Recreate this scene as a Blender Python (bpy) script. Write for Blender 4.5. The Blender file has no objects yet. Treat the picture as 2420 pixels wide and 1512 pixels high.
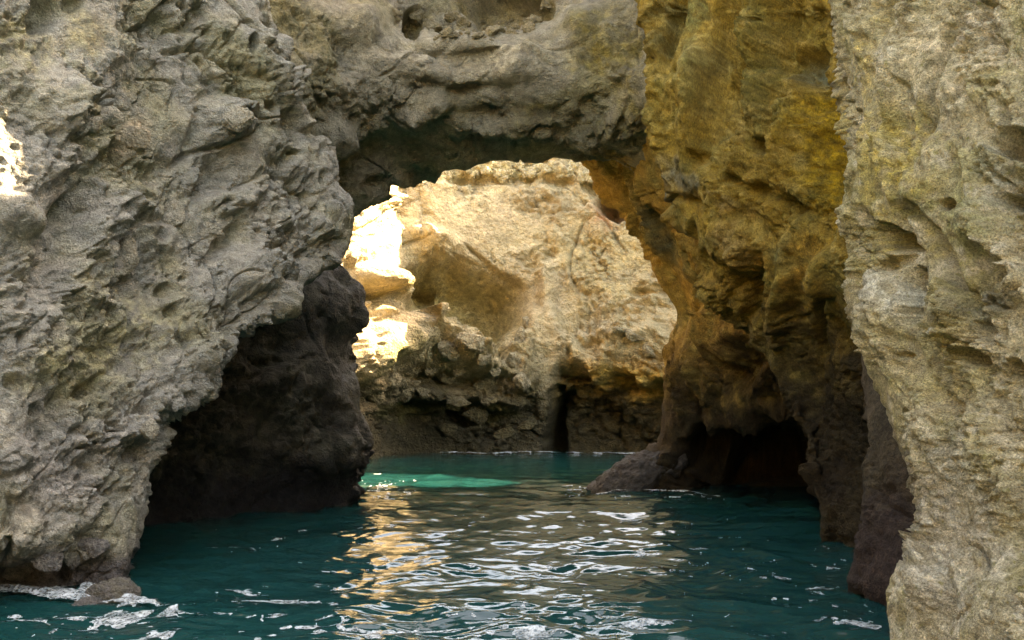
import bpy, math
import numpy as np

# ------------------------------------------------------------------ camera, world, sun, exposure
sc = bpy.context.scene
PITCH = math.radians(7.51)
CAM_Z = 1.6
FPX = 796.0            # focal length in pixels of a 1024 wide frame
cam_d = bpy.data.cameras.new('camera')
cam = bpy.data.objects.new('camera', cam_d)
sc.collection.objects.link(cam)
sc.camera = cam
cam.location = (0, 0, CAM_Z)
cam.rotation_euler = (math.pi / 2 + PITCH, 0, 0)
cam_d.sensor_width = 36
cam_d.lens = FPX / 1024 * 36
cam_d.clip_start = 0.05
cam_d.clip_end = 4000

SUN = np.array((0.85, 0.40, 0.78)); SUN = SUN / np.linalg.norm(SUN)
sun_el = math.asin(SUN[2]); sun_az = math.atan2(SUN[0], SUN[1])
world = bpy.data.worlds.new('World'); sc.world = world
world.use_nodes = True
wn = world.node_tree
bg = wn.nodes['Background']
sky = wn.nodes.new('ShaderNodeTexSky')
sky.sky_type = 'NISHITA'; sky.sun_disc = False
sky.sun_elevation = sun_el; sky.sun_rotation = sun_az
sky.dust_density = 2.0; sky.ozone_density = 0.6; sky.air_density = 1.0
wn.links.new(sky.outputs[0], bg.inputs[0])
bg.inputs[1].default_value = 0.13
sl = bpy.data.lights.new('sun', 'SUN'); so = bpy.data.objects.new('sun', sl)
sc.collection.objects.link(so)
sl.energy = 3.6; sl.angle = math.radians(0.5); sl.color = (1.0, 0.95, 0.87)
so.location = (30, 5, 40)
from mathutils import Vector
so.rotation_euler = Vector(-SUN).to_track_quat('-Z', 'Y').to_euler()
sc.view_settings.view_transform = 'Standard'
sc.view_settings.look = 'None'
sc.view_settings.gamma = 1
sc.view_settings.use_curve_mapping = False
sc.view_settings.exposure = 4.12
sc.view_settings.use_white_balance = True
sc.view_settings.white_balance_temperature = 10500
sc.view_settings.white_balance_tint = 13
sc.render.engine = 'CYCLES'
cy = sc.cycles
cy.use_denoising = True
try:
    cy.denoiser = 'OPENIMAGEDENOISE'; cy.denoising_input_passes = 'RGB_ALBEDO_NORMAL'
except Exception:
    pass
cy.max_bounces = 8; cy.diffuse_bounces = 6; cy.glossy_bounces = 3
cy.caustics_reflective = False; cy.caustics_refractive = False
cy.sample_clamp_indirect = 6

COL = sc.collection

# ------------------------------------------------------------------ noise (numpy)
_r = np.random.RandomState(7)
_perm = _r.permutation(256).astype(np.int32); _perm = np.concatenate([_perm, _perm, _perm])
_g = _r.normal(size=(256, 3)).astype(np.float32); _g /= np.linalg.norm(_g, axis=1)[:, None]
_j = _r.random_sample((256, 3)).astype(np.float32)

def _hash(i, j, k):
    return _perm[_perm[_perm[i & 255] + (j & 255)] + (k & 255)]

def perlin(p):
    p = p.astype(np.float32)
    f0 = np.floor(p); i = f0.astype(np.int32); f = p - f0
    w = f * f * f * (f * (f * 6 - 15) + 10)
    out = np.zeros(len(p), np.float32)
    for dx in (0, 1):
        wx = w[:, 0] if dx else 1 - w[:, 0]
        for dy in (0, 1):
            wy = w[:, 1] if dy else 1 - w[:, 1]
            for dz in (0, 1):
                wz = w[:, 2] if dz else 1 - w[:, 2]
                g = _g[_hash(i[:, 0] + dx, i[:, 1] + dy, i[:, 2] + dz)]
                out += wx * wy * wz * (g[:, 0] * (f[:, 0] - dx) + g[:, 1] * (f[:, 1] - dy) + g[:, 2] * (f[:, 2] - dz))
    return out * 1.5

def fbm(p, octs=4, gain=0.5, lac=2.03):
    a, s, t = 1.0, 0, 0
    for o in range(octs):
        s = s + a * perlin(p + o * 17.3); t += a; a *= gain; p = p * lac
    return s / t

def billow(p, octs=3, gain=0.5):
    a, s, t = 1.0, 0, 0
    for o in range(octs):
        s = s + a * np.abs(perlin(p + o * 9.1)); t += a; a *= gain; p = p * 2.1
    return s / t * 2

def worley(p):
    p = p.astype(np.float32)
    i = np.floor(p).astype(np.int32); f = p - i
    d1 = np.full(len(p), 9.0, np.float32); d2 = d1.copy()
    for dx in (-1, 0, 1):
        for dy in (-1, 0, 1):
            for dz in (-1, 0, 1):
                q = _j[_hash(i[:, 0] + dx, i[:, 1] + dy, i[:, 2] + dz)] + np.array((dx, dy, dz), np.float32) - f
                d = (q * q).sum(1)
                m = d < d1
                d2 = np.where(m, d1, np.minimum(d2, d)); d1 = np.where(m, d, d1)
    return np.sqrt(d1), np.sqrt(d2)

def sstep(a, b, x):
    t = np.clip((x - a) / (b - a), 0, 1)
    return t * t * (3 - 2 * t)

def vnoise(p, octs=2):
    return np.stack([fbm(p + o, octs) for o in (0, 31.7, 67.1)], 1)

# ------------------------------------------------------------------ survey: sight lines on the plan (units of a 2419 px wide print)
K = 2419 / 1024.0
cP, sP = math.cos(PITCH), math.sin(PITCH)

def P(px, py, D):
    a = (px / K - 512) / FPX; b = (320 - py / K) / FPX
    dy = cP - b * sP; dz = sP + b * cP
    t = D / dy
    return (a * t, D, CAM_Z + dz * t)

def W(px, D, z):
    zc = D * cP + (z - CAM_Z) * sP
    return ((px / K - 512) / FPX * zc, D, z)

def project(v):
    y = v[:, 1]; z = v[:, 2] - CAM_Z
    zc = np.maximum(y * cP + z * sP, 0.05); yc = -y * sP + z * cP
    return np.stack([(v[:, 0] / zc * FPX + 512) * K, (320 - yc / zc * FPX) * K], 1)

# ------------------------------------------------------------------ surfaces
def spans(grid, step, cap, vis):
    """sample positions along axis 0 of a control grid, about one every `step` print pixels where the surface is in view"""
    n = grid.shape[0]
    pr = project(grid.reshape(-1, 3)).reshape(grid.shape[0], grid.shape[1], 2)
    pr[..., 0] = np.clip(pr[..., 0], -250, 2670); pr[..., 1] = np.clip(pr[..., 1], -250, 1760)
    ts = []
    for k in range(n - 1):
        L = np.percentile(np.linalg.norm(pr[k + 1] - pr[k], axis=1), 80)
        W3 = np.median(np.linalg.norm(grid[k + 1] - grid[k], axis=1))
        c = int(np.clip(L / step if vis[k] else W3 / cap, 3, 900))
        ts.append(k + np.arange(c) / c)
    ts.append(np.array([n - 1.0]))
    return np.concatenate(ts)

def catmull(g, t):
    """interpolate along axis 0"""
    n = g.shape[0]
    k = np.clip(np.floor(t).astype(int), 0, n - 2); f = (t - k)
    i0 = np.clip(k - 1, 0, n - 1); i3 = np.clip(k + 2, 0, n - 1)
    f = f.reshape((-1,) + (1,) * (g.ndim - 1))
    p0, p1, p2, p3 = g[i0], g[k], g[k + 1], g[i3]
    m1, m2 = (p2 - p0) * 0.42, (p3 - p1) * 0.42
    f2, f3 = f * f, f * f * f
    return (2 * f3 - 3 * f2 + 1) * p1 + (f3 - 2 * f2 + f) * m1 + (-2 * f3 + 3 * f2) * p2 + (f3 - f2) * m2

def set_tint(me, col):
    at = me.attributes.new('tint', 'FLOAT_COLOR', 'POINT')
    c4 = np.ones((len(col), 4), np.float32); c4[:, :3] = col
    at.data.foreach_set('color', c4.ravel())

def grid_mesh(name, V, flip=False):
    nv, nu = V.shape[:2]
    idx = np.arange(nv * nu).reshape(nv, nu)
    a, b, c, d = idx[:-1, :-1], idx[:-1, 1:], idx[1:, 1:], idx[1:, :-1]
    q = np.stack([a, d, c, b] if flip else [a, b, c, d], -1).reshape(-1, 4).astype(np.int32)
    me = bpy.data.meshes.new(name)
    me.vertices.add(nv * nu); me.vertices.foreach_set('co', V.reshape(-1).astype(np.float32))
    me.loops.add(q.size); me.loops.foreach_set('vertex_index', q.ravel())
    me.polygons.add(len(q)); me.polygons.foreach_set('loop_start', np.arange(0, q.size, 4, dtype=np.int32))
    me.polygons.foreach_set('use_smooth', np.ones(len(q), bool))
    me.update(calc_edges=True)
    return me

def link(name, me, mat=None, parent=None, **props):
    o = bpy.data.objects.new(name, me); COL.objects.link(o)
    if mat: me.materials.append(mat)
    if parent: o.parent = parent
    for k, v in props.items(): o[k] = v
    return o

def stamp(v2, w2, px, py, rx, ry, rot=0.0, soft=1.0, warp=0.3):
    """0..1 footprint of an ellipse (print pixels) with a ragged edge"""
    dx = v2[:, 0] - px; dy = v2[:, 1] - py
    c, s = math.cos(math.radians(rot)), math.sin(math.radians(rot))
    x = (dx * c + dy * s) / rx; y = (-dx * s + dy * c) / ry
    r = np.sqrt(x * x + y * y) + w2 * warp
    return sstep(1.0, max(0.0, 1 - soft), r)

def poly(v2, w2, pts, soft, warp):
    """0..1 footprint of an outline, easing in over `soft` print pixels inside its edge"""
    pts = np.array(pts, float); out = np.zeros(len(v2))
    lo, hi = pts.min(0) - 60, pts.max(0) + 60
    m = np.nonzero(((v2 > lo) & (v2 < hi)).all(1))[0]
    q = v2[m]; d = np.full(len(m), 1e9); ins = np.zeros(len(m), bool)
    for a, b in zip(pts, np.roll(pts, -1, 0)):
        e = b - a; t = np.clip(((q - a) @ e) / (e @ e), 0, 1)
        d = np.minimum(d, np.linalg.norm(q - a - t[:, None] * e, axis=1))
        c = (a[1] > q[:, 1]) != (b[1] > q[:, 1])
        ins ^= c & (q[:, 0] < (b[0] - a[0]) * (q[:, 1] - a[1]) / (b[1] - a[1] + 1e-9) + a[0])
    d = np.where(ins, d, -d) + warp * w2[m]
    out[m] = sstep(0, soft, d)
    return out

def rockify(V, N, S, amp, stretch=(1, 1, 1), grain=None, strata=0, pit=0.0, fine=1.0, lump=1.0, seed=0.0, far=1.0, smooth=None, bil=0.6, sidek=0.10):
    st = np.array(stretch, np.float32)
    p = (V + seed) * st
    p0 = V + seed
    if grain is not None:
        d = np.array(grain[:3], float); d /= np.linalg.norm(d)
        p = p - (p @ d)[:, None] * d[None] * (1 - grain[3])
    pw = p + 0.25 * S * vnoise(p / S + 5, 2)
    k = 1.0 if smooth is None else smooth
    rough = sstep(-0.16, 0.22, fbm(p / (S * 0.55) + 40, 3))            # where the face is crumbly, and where it is smooth
    rk = (0.06 + 1.2 * rough) * k
    k = k * (0.32 + 0.8 * rough)
    h = amp * 0.9 * fbm(pw / S, 2)
    h += amp * bil * (billow(pw / (S * 0.45), 2) - 0.45) * k
    ang = perlin(pw / (S * 0.33) + 3)
    h += amp * 0.48 * (np.clip(ang * 2.6, -0.6, 0.6)) * k
    h += amp * 0.16 * np.clip(perlin(pw / (S * 0.12) + 31) * 3.0, -0.6, 0.6) * k           # blocky steps
    h += amp * 0.20 * lump * (billow(pw / (S * 0.13) + 2, 2) - 0.45) * k
    d1, d2 = worley(pw / (S * 0.075) + 0.6 * vnoise(p / (S * 0.08), 1))
    h += amp * 0.17 * lump * (0.5 - d1 * d1 * 1.3) * rk
    e1, e2 = worley(p0 / (S * 0.042) + 0.8 * vnoise(p0 / (S * 0.09), 1))
    h += amp * 0.085 * lump * (0.5 - e1 * e1 * 1.3) * rk * fine
    h += amp * 0.11 * fine * fbm(p0 / (S * 0.046), 2, 0.6) * (0.3 + 0.9 * rough)
    # cracks: thin dark joints between big cells, broken up by a noise
    c1, c2 = worley(pw / (S * 0.30) + 0.25 * vnoise(p / (S * 0.12), 2))
    cr = sstep(0.075, 0.0, c2 - c1) * sstep(-0.05, 0.2, perlin(p / (S * 0.5) + 70))
    h -= amp * 0.26 * cr * k
    lc = np.abs(perlin(pw / (S * 0.8) + 50)); h -= amp * 0.34 * sstep(0.035, 0.0, lc) * sstep(-0.1, 0.15, perlin(p0 / (S * 0.6) + 12))
    lc = np.abs(perlin(pw / (S * 0.33) + 150)); h -= amp * 0.16 * sstep(0.05, 0.0, lc) * sstep(0.0, 0.2, perlin(p0 / (S * 0.4) + 82))
    c3, c4 = worley(pw / (S * 0.11) + 0.3 * vnoise(p / (S * 0.05), 1))
    h -= amp * 0.10 * sstep(0.09, 0.0, c4 - c3) * sstep(0.0, 0.25, perlin(p / (S * 0.35) + 90)) * rk
    if strata:
        zz = V[:, 2] + 0.5 * fbm(p / (S * 0.6) + 11, 2)
        s = perlin(np.stack([p[:, 0] * 0.12 / strata, p[:, 1] * 0.12 / strata, zz / strata], 1))
        h += amp * 0.55 * np.clip(s * 2.4, -0.8, 0.8)
    if pit:
        q1, _ = worley(pw / (S * 0.20) + 9)
        m = sstep(0.36, 0.16, q1) * sstep(-0.05, 0.2, fbm(p / (S * 0.8) + 55, 2))
        h -= pit * m
        q2 = sstep(0.30, 0.12, worley(pw / (S * 0.06) + 4)[0]) * sstep(-0.05, 0.25, fbm(p / (S * 0.5) + 25, 2))
        h -= pit * 0.45 * q2
    side = vnoise(p / (S * 0.12) + 14, 2) * (amp * sidek) * np.reshape(k, (-1, 1) if np.ndim(k) else ())
    return h, side

LISTS = {}
def surface(name, rows, S, amp, palette, mat, step=3.6, cap=0.5, vis_cols=None, vis_rows=None, stamps=(), paints=(),
            tide_shade=(0.55, 0.5), tide_shade_col=(0.035, 0.03, 0.028), seed=0.0, facecam=(None), mott=1.0, polys=(), paintpolys=(), over=(), smooths=(), props={}, **rk):
    G = np.array(rows, np.float64)                                  # rows x cols x 3
    nr, nc = G.shape[:2]
    vc = vis_cols if vis_cols is not None else [True] * (nc - 1)
    vr = vis_rows if vis_rows is not None else [True] * (nr - 1)
    tu = spans(np.swapaxes(G, 0, 1), step, cap, vc)
    tv = spans(G, step, cap, vr)
    A = catmull(G, tv)
    B = np.swapaxes(catmull(np.swapaxes(A, 0, 1), tu), 0, 1)        # nv x nu x 3
    du = np.gradient(B, axis=1); dv = np.gradient(B, axis=0)
    N = np.cross(du, dv); N /= np.linalg.norm(N, axis=2)[..., None] + 1e-9
    i, j = facecam
    jn = np.argmin(np.abs(tu - j)); im = np.argmin(np.abs(tv - i))
    toward = np.array((0, 0, CAM_Z)) - B[im, jn]
    flip = float(N[im, jn] @ toward) < 0
    if flip: N = -N
    V = B.reshape(-1, 3); N = N.reshape(-1, 3)
    v2 = project(V)
    w2 = fbm(V / (S * 0.25) + 3 + seed, 3) * 1.6
    sm = np.ones(len(V))
    for s in smooths:
        sm = sm * (1 - s[-1] * stamp(v2, w2, *s[:-1]))
    h, side = rockify(V, N, S, amp, seed=seed, smooth=sm, **rk)
    for pts, soft, wp, dm in polys:
        h = h + dm * poly(v2, w2, pts, soft, wp)
    for s in stamps:                                                # (px, py, rx, ry, rot, soft, warp, metres)
        h = h + s[-1] * stamp(v2, w2, *s[:-1])
    V = V + N * h[:, None] + side
    Vg = V.reshape(B.shape)
    me = grid_mesh(name, Vg, flip=not flip)
    # colour of the stone, with some cave and underside shade painted in
    n1 = fbm(V / (S * 0.55) + 21 + seed, 3); n2 = fbm(V / (S * 0.16) + 33 + seed, 3); n3 = fbm(V / (S * 0.045) + 8, 2)
    base, alt, alt2 = [np.array(c) for c in palette[:3]]
    c = base[None] + (alt - base)[None] * sstep(-0.15, 0.4, n1 + 0.4 * n2)[:, None]
    c = c + (alt2 - c) * (sstep(0.0, 0.45, n2 + 0.3 * n3) * 0.75 * mott)[:, None]
    for (px, py, rx, ry, rot, soft, warp, col, st) in paints:
        m = stamp(v2, w2 + n2 * 1.2, px, py, rx, ry, rot, soft, warp * 1.6) * np.clip(st * (1 + 1.5 * n2 + .8 * n3), 0, 1)
        c = c + (np.array(col)[None] * (1 + 0.5 * n3[:, None]) - c) * m[:, None]
    for pts, soft, wp, col, st in paintpolys:
        m = poly(v2, w2 + n2, pts, soft, wp) * st
        c = c + (np.array(col)[None] * (1 + 0.4 * n3[:, None]) - c) * m[:, None]
    c = c * (1 + (0.2 + .35 * mott) * n3[:, None] + 0.3 * mott * n2[:, None])
    zt = V[:, 2] + 0.5 * n1 * tide_shade[1] * 2 + 0.7 * n2 * tide_shade[1]  # foot band: wet tide zone, raised on some walls to paint shade
    tm = sstep(tide_shade[0] + tide_shade[1], tide_shade[0] - tide_shade[1], zt)
    c = c + (np.array(tide_shade_col)[None] * (1 + 0.7 * n3[:, None]) - c) * (tm * 0.92)[:, None]
    for pts, soft, wp, col, st in over:
        m = poly(v2, w2 + n2, pts, soft, wp) * st
        c = c + (np.array(col)[None] * (1 + 0.6 * n3[:, None] + .3 * n2[:, None]) - c) * m[:, None]
    set_tint(me, np.clip(c, 0.004, 0.9))
    o = link(name, me, mat, **props)
    LISTS[name] = (Vg, N.reshape(B.shape))
    return o

# ------------------------------------------------------------------ materials
def N_(nt, t, **kw):
    n = nt.nodes.new(t)
    for k, v in kw.items(): setattr(n, k, v)
    return n

def rock_material(name, scale, speck=0.35, bump=0.6, rough=0.92, lichen=None, dist=0.02, stretch=(1, 1, 1), grit=1.0):
    m = bpy.data.materials.new(name); m.use_nodes = True; nt = m.node_tree; L = nt.links.new
    b = nt.nodes['Principled BSDF']
    b.inputs['Roughness'].default_value = rough
    b.inputs['Specular IOR Level'].default_value = 0.25
    at = N_(nt, 'ShaderNodeAttribute', attribute_name='tint')
    geo = N_(nt, 'ShaderNodeNewGeometry')
    mp = N_(nt, 'ShaderNodeMapping'); mp.inputs['Scale'].default_value = stretch
    L(geo.outputs['Position'], mp.inputs['Vector'])
    n1 = N_(nt, 'ShaderNodeTexNoise'); n1.inputs['Scale'].default_value = scale; n1.inputs['Detail'].default_value = 8; n1.inputs['Roughness'].default_value = 0.68
    L(mp.outputs[0], n1.inputs['Vector'])
    n2 = N_(nt, 'ShaderNodeTexNoise'); n2.inputs['Scale'].default_value = scale * 7; n2.inputs['Detail'].default_value = 5; n2.inputs['Roughness'].default_value = 0.75
    L(mp.outputs[0], n2.inputs['Vector'])
    wv = N_(nt, 'ShaderNodeVectorMath', operation='MULTIPLY_ADD'); L(n1.outputs['Color'], wv.inputs[0]); wv.inputs[1].default_value = (0.5 / scale,) * 3; L(geo.outputs['Position'], wv.inputs[2])
    vo = N_(nt, 'ShaderNodeTexVoronoi'); vo.inputs['Scale'].default_value = scale * 3.4; vo.inputs['Detail'].default_value = 2; vo.inputs['Roughness'].default_value = 0.6
    L(wv.outputs[0], vo.inputs['Vector'])
    vg = N_(nt, 'ShaderNodeMath', operation='MULTIPLY'); L(vo.outputs['Distance'], vg.inputs[0]); vg.inputs[1].default_value = grit
    # colour grain
    r1 = N_(nt, 'ShaderNodeMapRange'); r1.inputs[1].default_value = 0.3; r1.inputs[2].default_value = 0.7
    r1.inputs[3].default_value = 1 - speck; r1.inputs[4].default_value = 1 + speck
    L(n2.outputs[0], r1.inputs[0])
    r2 = N_(nt, 'ShaderNodeMapRange'); r2.inputs[1].default_value = 0.35; r2.inputs[2].default_value = 0.65
    r2.inputs[3].default_value = 0.78; r2.inputs[4].default_value = 1.2
    L(n1.outputs[0], r2.inputs[0])
    mu = N_(nt, 'ShaderNodeMath', operation='MULTIPLY'); L(r1.outputs[0], mu.inputs[0]); L(r2.outputs[0], mu.inputs[1])
    vm = N_(nt, 'ShaderNodeVectorMath', operation='SCALE'); L(at.outputs['Color'], vm.inputs[0]); L(mu.outputs[0], vm.inputs['Scale'])
    col = vm.outputs[0]
    n4 = N_(nt, 'ShaderNodeTexNoise'); n4.inputs['Scale'].default_value = scale * 1.7; n4.inputs['Detail'].default_value = 7; n4.inputs['Roughness'].default_value = 0.8
    L(mp.outputs[0], n4.inputs['Vector'])
    r4 = N_(nt, 'ShaderNodeMapRange'); r4.inputs[1].default_value = 0.40; r4.inputs[2].default_value = 0.33; r4.inputs[3].default_value = 0.0; r4.inputs[4].default_value = 0.75
    L(n4.outputs[0], r4.inputs[0])
    m4 = N_(nt, 'ShaderNodeMix', data_type='RGBA'); L(r4.outputs[0], m4.inputs[0]); L(col, m4.inputs[6])
    s4 = N_(nt, 'ShaderNodeVectorMath', operation='SCALE'); L(col, s4.inputs[0]); s4.inputs['Scale'].default_value = 0.22
    L(s4.outputs[0], m4.inputs[7]); col = m4.outputs[2]
    if lichen:
        n3 = N_(nt, 'ShaderNodeTexNoise'); n3.inputs['Scale'].default_value = scale * 2.2; n3.inputs['Detail'].default_value = 4
        L(geo.outputs['Position'], n3.inputs['Vector'])
        r3 = N_(nt, 'ShaderNodeMapRange'); r3.inputs[1].default_value = 0.62; r3.inputs[2].default_value = 0.72; r3.inputs[4].default_value = 0.6
        L(n3.outputs[0], r3.inputs[0])
        mx = N_(nt, 'ShaderNodeMix', data_type='RGBA'); L(r3.outputs[0], mx.inputs[0]); L(col, mx.inputs[6]); mx.inputs[7].default_value = (*lichen, 1)
        col = mx.outputs[2]
    L(col, b.inputs['Base Color'])
    # relief
    s1 = N_(nt, 'ShaderNodeMath', operation='MULTIPLY_ADD'); L(n1.outputs[0], s1.inputs[0]); s1.inputs[1].default_value = 2.0
    s2 = N_(nt, 'ShaderNodeMath', operation='MULTIPLY_ADD'); L(n2.outputs[0], s2.inputs[0]); s2.inputs[1].default_value = 0.9
    L(vg.outputs[0], s2.inputs[2])
    L(s2.outputs[0], s1.inputs[2])
    bp = N_(nt, 'ShaderNodeBump'); bp.inputs['Strength'].default_value = bump; bp.inputs['Distance'].default_value = dist
    L(s1.outputs[0], bp.inputs['Height']); L(bp.outputs[0], b.inputs['Normal'])
    return m

M_left = rock_material('pale_grey_limestone', 9, 0.42, 1.0, dist=0.04)
M_arch = rock_material('arch_limestone', 5, 0.36, 1.0, dist=0.06)
M_gold = rock_material('golden_limestone', 6, 0.5, 1.0, dist=0.07, stretch=(1, 1, 0.6), grit=0.35)
M_near = rock_material('crusted_limestone', 12, 0.7, 1.0, dist=0.04, lichen=(0.30, 0.27, 0.07), grit=0.5)
M_back = rock_material('sandstone_cream', 1.6, 0.26, 1.0, dist=0.2)
M_dark = rock_material('wet_shade_dark_rock', 6, 0.35, 0.8, rough=0.7, dist=0.05)

exec_order = []

# ------------------------------------------------------------------ LEFT CLIFF
Lr = [(-1500, 520), (-700, 540), (-250, 590), (0, 645), (80, 678), (150, 668), (220, 700), (290, 748), (340, 775), (400, 798), (440, 806), (490, 832),
      (560, 815), (605, 778), (660, 704), (730, 640), (800, 566), (880, 500), (940, 438), (990, 386), (1080, 376), (1190, 354), (1290, 340)]
rows = []
for py, e in Lr:
    De = 8.1 + (e - 325) * 0.0066
    D0 = 7.25 + 0.0004 * (700 - py)
    r = [P(-3400, py, 2.2), P(-1500, py, 4.6), P(-500, py, 6.3)]
    for f in (0.0, 0.25, 0.5, 0.75, 0.92):
        r.append(P(e * f, py, D0 + (De - D0) * f ** 1.1))
    r += [P(e, py, De + 0.25), P(e - 30, py, De + 0.9), P(e - 130, py, De + 2.2), P(e - 420, py, De + 4), P(e - 1100, py, De + 5)]
    rows.append(r)
for z, e, in ((0.25, 327), (-0.15, 322), (-0.9, 318)):
    r = [W(-3400, 2.2, z), W(-1500, 4.6, z), W(-500, 6.6, z)]
    De = 8.15
    for f in (0.0, 0.25, 0.5, 0.75, 0.92):
        r.append(W(e * f, 7.85 + (De - 7.85) * f - 0.1, z))
    r += [W(e, De + 0.2, z), W(e - 25, De + 0.8, z), W(e - 90, De + 2, z), W(e - 300, De + 4, z), W(e - 900, De + 5, z)]
    rows.append(r)
GREY = (0.385, 0.358, 0.30); OLIVE = (0.35, 0.32, 0.205); PALE = (0.46, 0.405, 0.31)
left = surface('limestone_cliff', rows, 1.9, 0.36, (GREY, OLIVE, PALE), M_left, step=3.2, seed=3.0, pit=0.15, bil=.6, fine=1.35, lump=1.3, grain=(-.3, -.5, -.8, .75), mott=.7, smooths=[(10, 370, 130, 130, 0, .8, .1, .9), (300, 830, 200, 90, 0, 1, .3, .5), (560, 560, 160, 90, -40, 1, .3, .4), (640, 260, 40, 60, 0, 1, .2, .5)],
    vis_cols=[False, False, True, True, True, True, True, True, True, False, False, False],
    vis_rows=[False, False] + [True] * (len(rows) - 3) , facecam=(10, 5), tide_shade=(0.38, 0.16), tide_shade_col=(0.10, 0.085, 0.08),
    stamps=[(105, 30, 42, 50, 0, .6, .2, -0.30), (420, 40, 55, 130, 62, .7, .2, -0.22), (700, 290, 48, 38, 30, .7, .2, -0.35), (748, 318, 20, 34, 0, .6, .1, -0.3),
            (592, 108, 17, 26, 0, .6, .1, -0.25), (770, 420, 9, 22, 0, .8, .1, -0.25), (705, 357, 16, 9, 0, .8, .1, -0.3),
            (150, 560, 70, 260, 22, 1, .2, -0.28), (30, 520, 90, 70, 10, 1, .2, 0.22), (520, 480, 60, 40, -20, .7, .2, 0.18),
            (590, 640, 130, 70, -40, .7, .2, 0.16), (540, 560, 25, 130, 40, .9, .2, -0.22), (330, 560, 110, 130, 10, .9, .2, 0.12),
            (130, 235, 90, 110, 15, .7, .2, 0.16), (560, 270, 70, 60, 0, .7, .3, 0.20), (230, 905, 22, 55, 55, .8, .2, -0.20), (90, 965, 26, 20, 0, .7, .2, -0.14),
            (165, 935, 40, 24, -15, .7, .2, -0.12), (30, 905, 40, 26, 20, .8, .2, -0.16), (470, 840, 40, 70, 40, .7, .2, 0.15), (345, 960, 30, 22, -30, .7, .2, -0.16),
            (370, 1020, 24, 36, 0, .8, .2, 0.05), (15, 470, 60, 40, 0, 1, .2, .05), (160, 495, 60, 26, -60, .6, .2, -0.2), (300, 1120, 60, 110, 0, 1, .2, 0.12),
            (470, 320, 26, 120, 10, 1, .2, -0.14), (215, 1290, 60, 90, 10, 1, .3, -0.10)],
    paints=[(320, 320, 55, 60, 15, .5, .2, (0.52, 0.41, 0.28), .85), (60, 120, 170, 130, 10, 1, .4, (0.44, 0.38, 0.20), .6), (180, 90, 90, 60, 0, 1, .4, (0.40, 0.33, 0.19), .7),
            (260, 800, 330, 160, -20, 1, .5, (0.42, 0.37, 0.22), .75), (120, 850, 200, 70, -10, 1, .5, (0.45, 0.385, 0.21), .6),
            (160, 1150, 260, 230, 0, 1, .4, (0.44, 0.39, 0.33), .8), (200, 1340, 260, 60, 5, 1, .3, (0.31, 0.27, 0.25), .6),
            (640, 560, 160, 120, -40, 1, .4, (0.46, 0.41, 0.33), .6), (40, 1250, 120, 100, 0, .8, .4, (0.42, 0.37, 0.28), .5),
            (100, 420, 90, 60, 40, 1, .5, (0.25, 0.22, 0.19), .35), (700, 300, 60, 40, 0, 1, .2, (0.17, 0.165, 0.17), .5)],
    props=dict(label='pale grey crumbly limestone cliff leaning out over the water, filling the left side', category='cliff'))

# ------------------------------------------------------------------ ARCH
cols = [  # px, edge py, depth of face, lip py, recess depth
    (100, 760, 14.0, -100, 0), (450, 760, 14.2, -100, 0), (640, 740, 14.4, -60, 0), (740, 690, 14.8, -20, 0), (790, 600, 15.2, 0, 0), (825, 512, 15.5, 0, 0.2),
    (870, 486, 15.8, 20, .6), (912, 474, 16.0, 40, 1.6), (935, 438, 16.1, 78, 3.0), (1000, 408, 16.2, 92, 3.6), (1090, 397, 16.3, 96, 3.6), (1180, 384, 16.3, 90, 3.4),
    (1270, 381, 16.2, 72, 3.0), (1330, 380, 16.1, 30, 1.6), (1390, 377, 16.0, -20, .4), (1460, 392, 15.8, -40, 0), (1540, 420, 15.4, -60, 0), (1640, 450, 15.0, -60, 0), (1900, 450, 14.4, -60, 0)]
prof = []
for (c, e, D, lip, rc) in cols:
    prof.append([W(c, D + 10.5, 13.0), W(c, D + 10, 14), W(c, D + 9, 16), W(c, D + 6, 18.6), W(c, D + 2.2 + rc, 18.2), W(c, D + 1.1 + rc, 15), P(c, -200, D + 0.6 + rc), P(c, lip - 50, D + 0.5 + rc), P(c, lip, D + 0.5),
                 P(c, lip + 45, D + 0.1), P(c, 175 if lip > 0 else 160, D - 0.1), P(c, 235, D + .25), P(c, 295, D + .85), P(c, min(345, e - 25), D + 1.6), P(c, e, D + 2.7),
                 P(c, e - 60, D + 5.5), W(c, D + 9, 12.6), W(c, D + 10.4, 13.2)])
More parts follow.
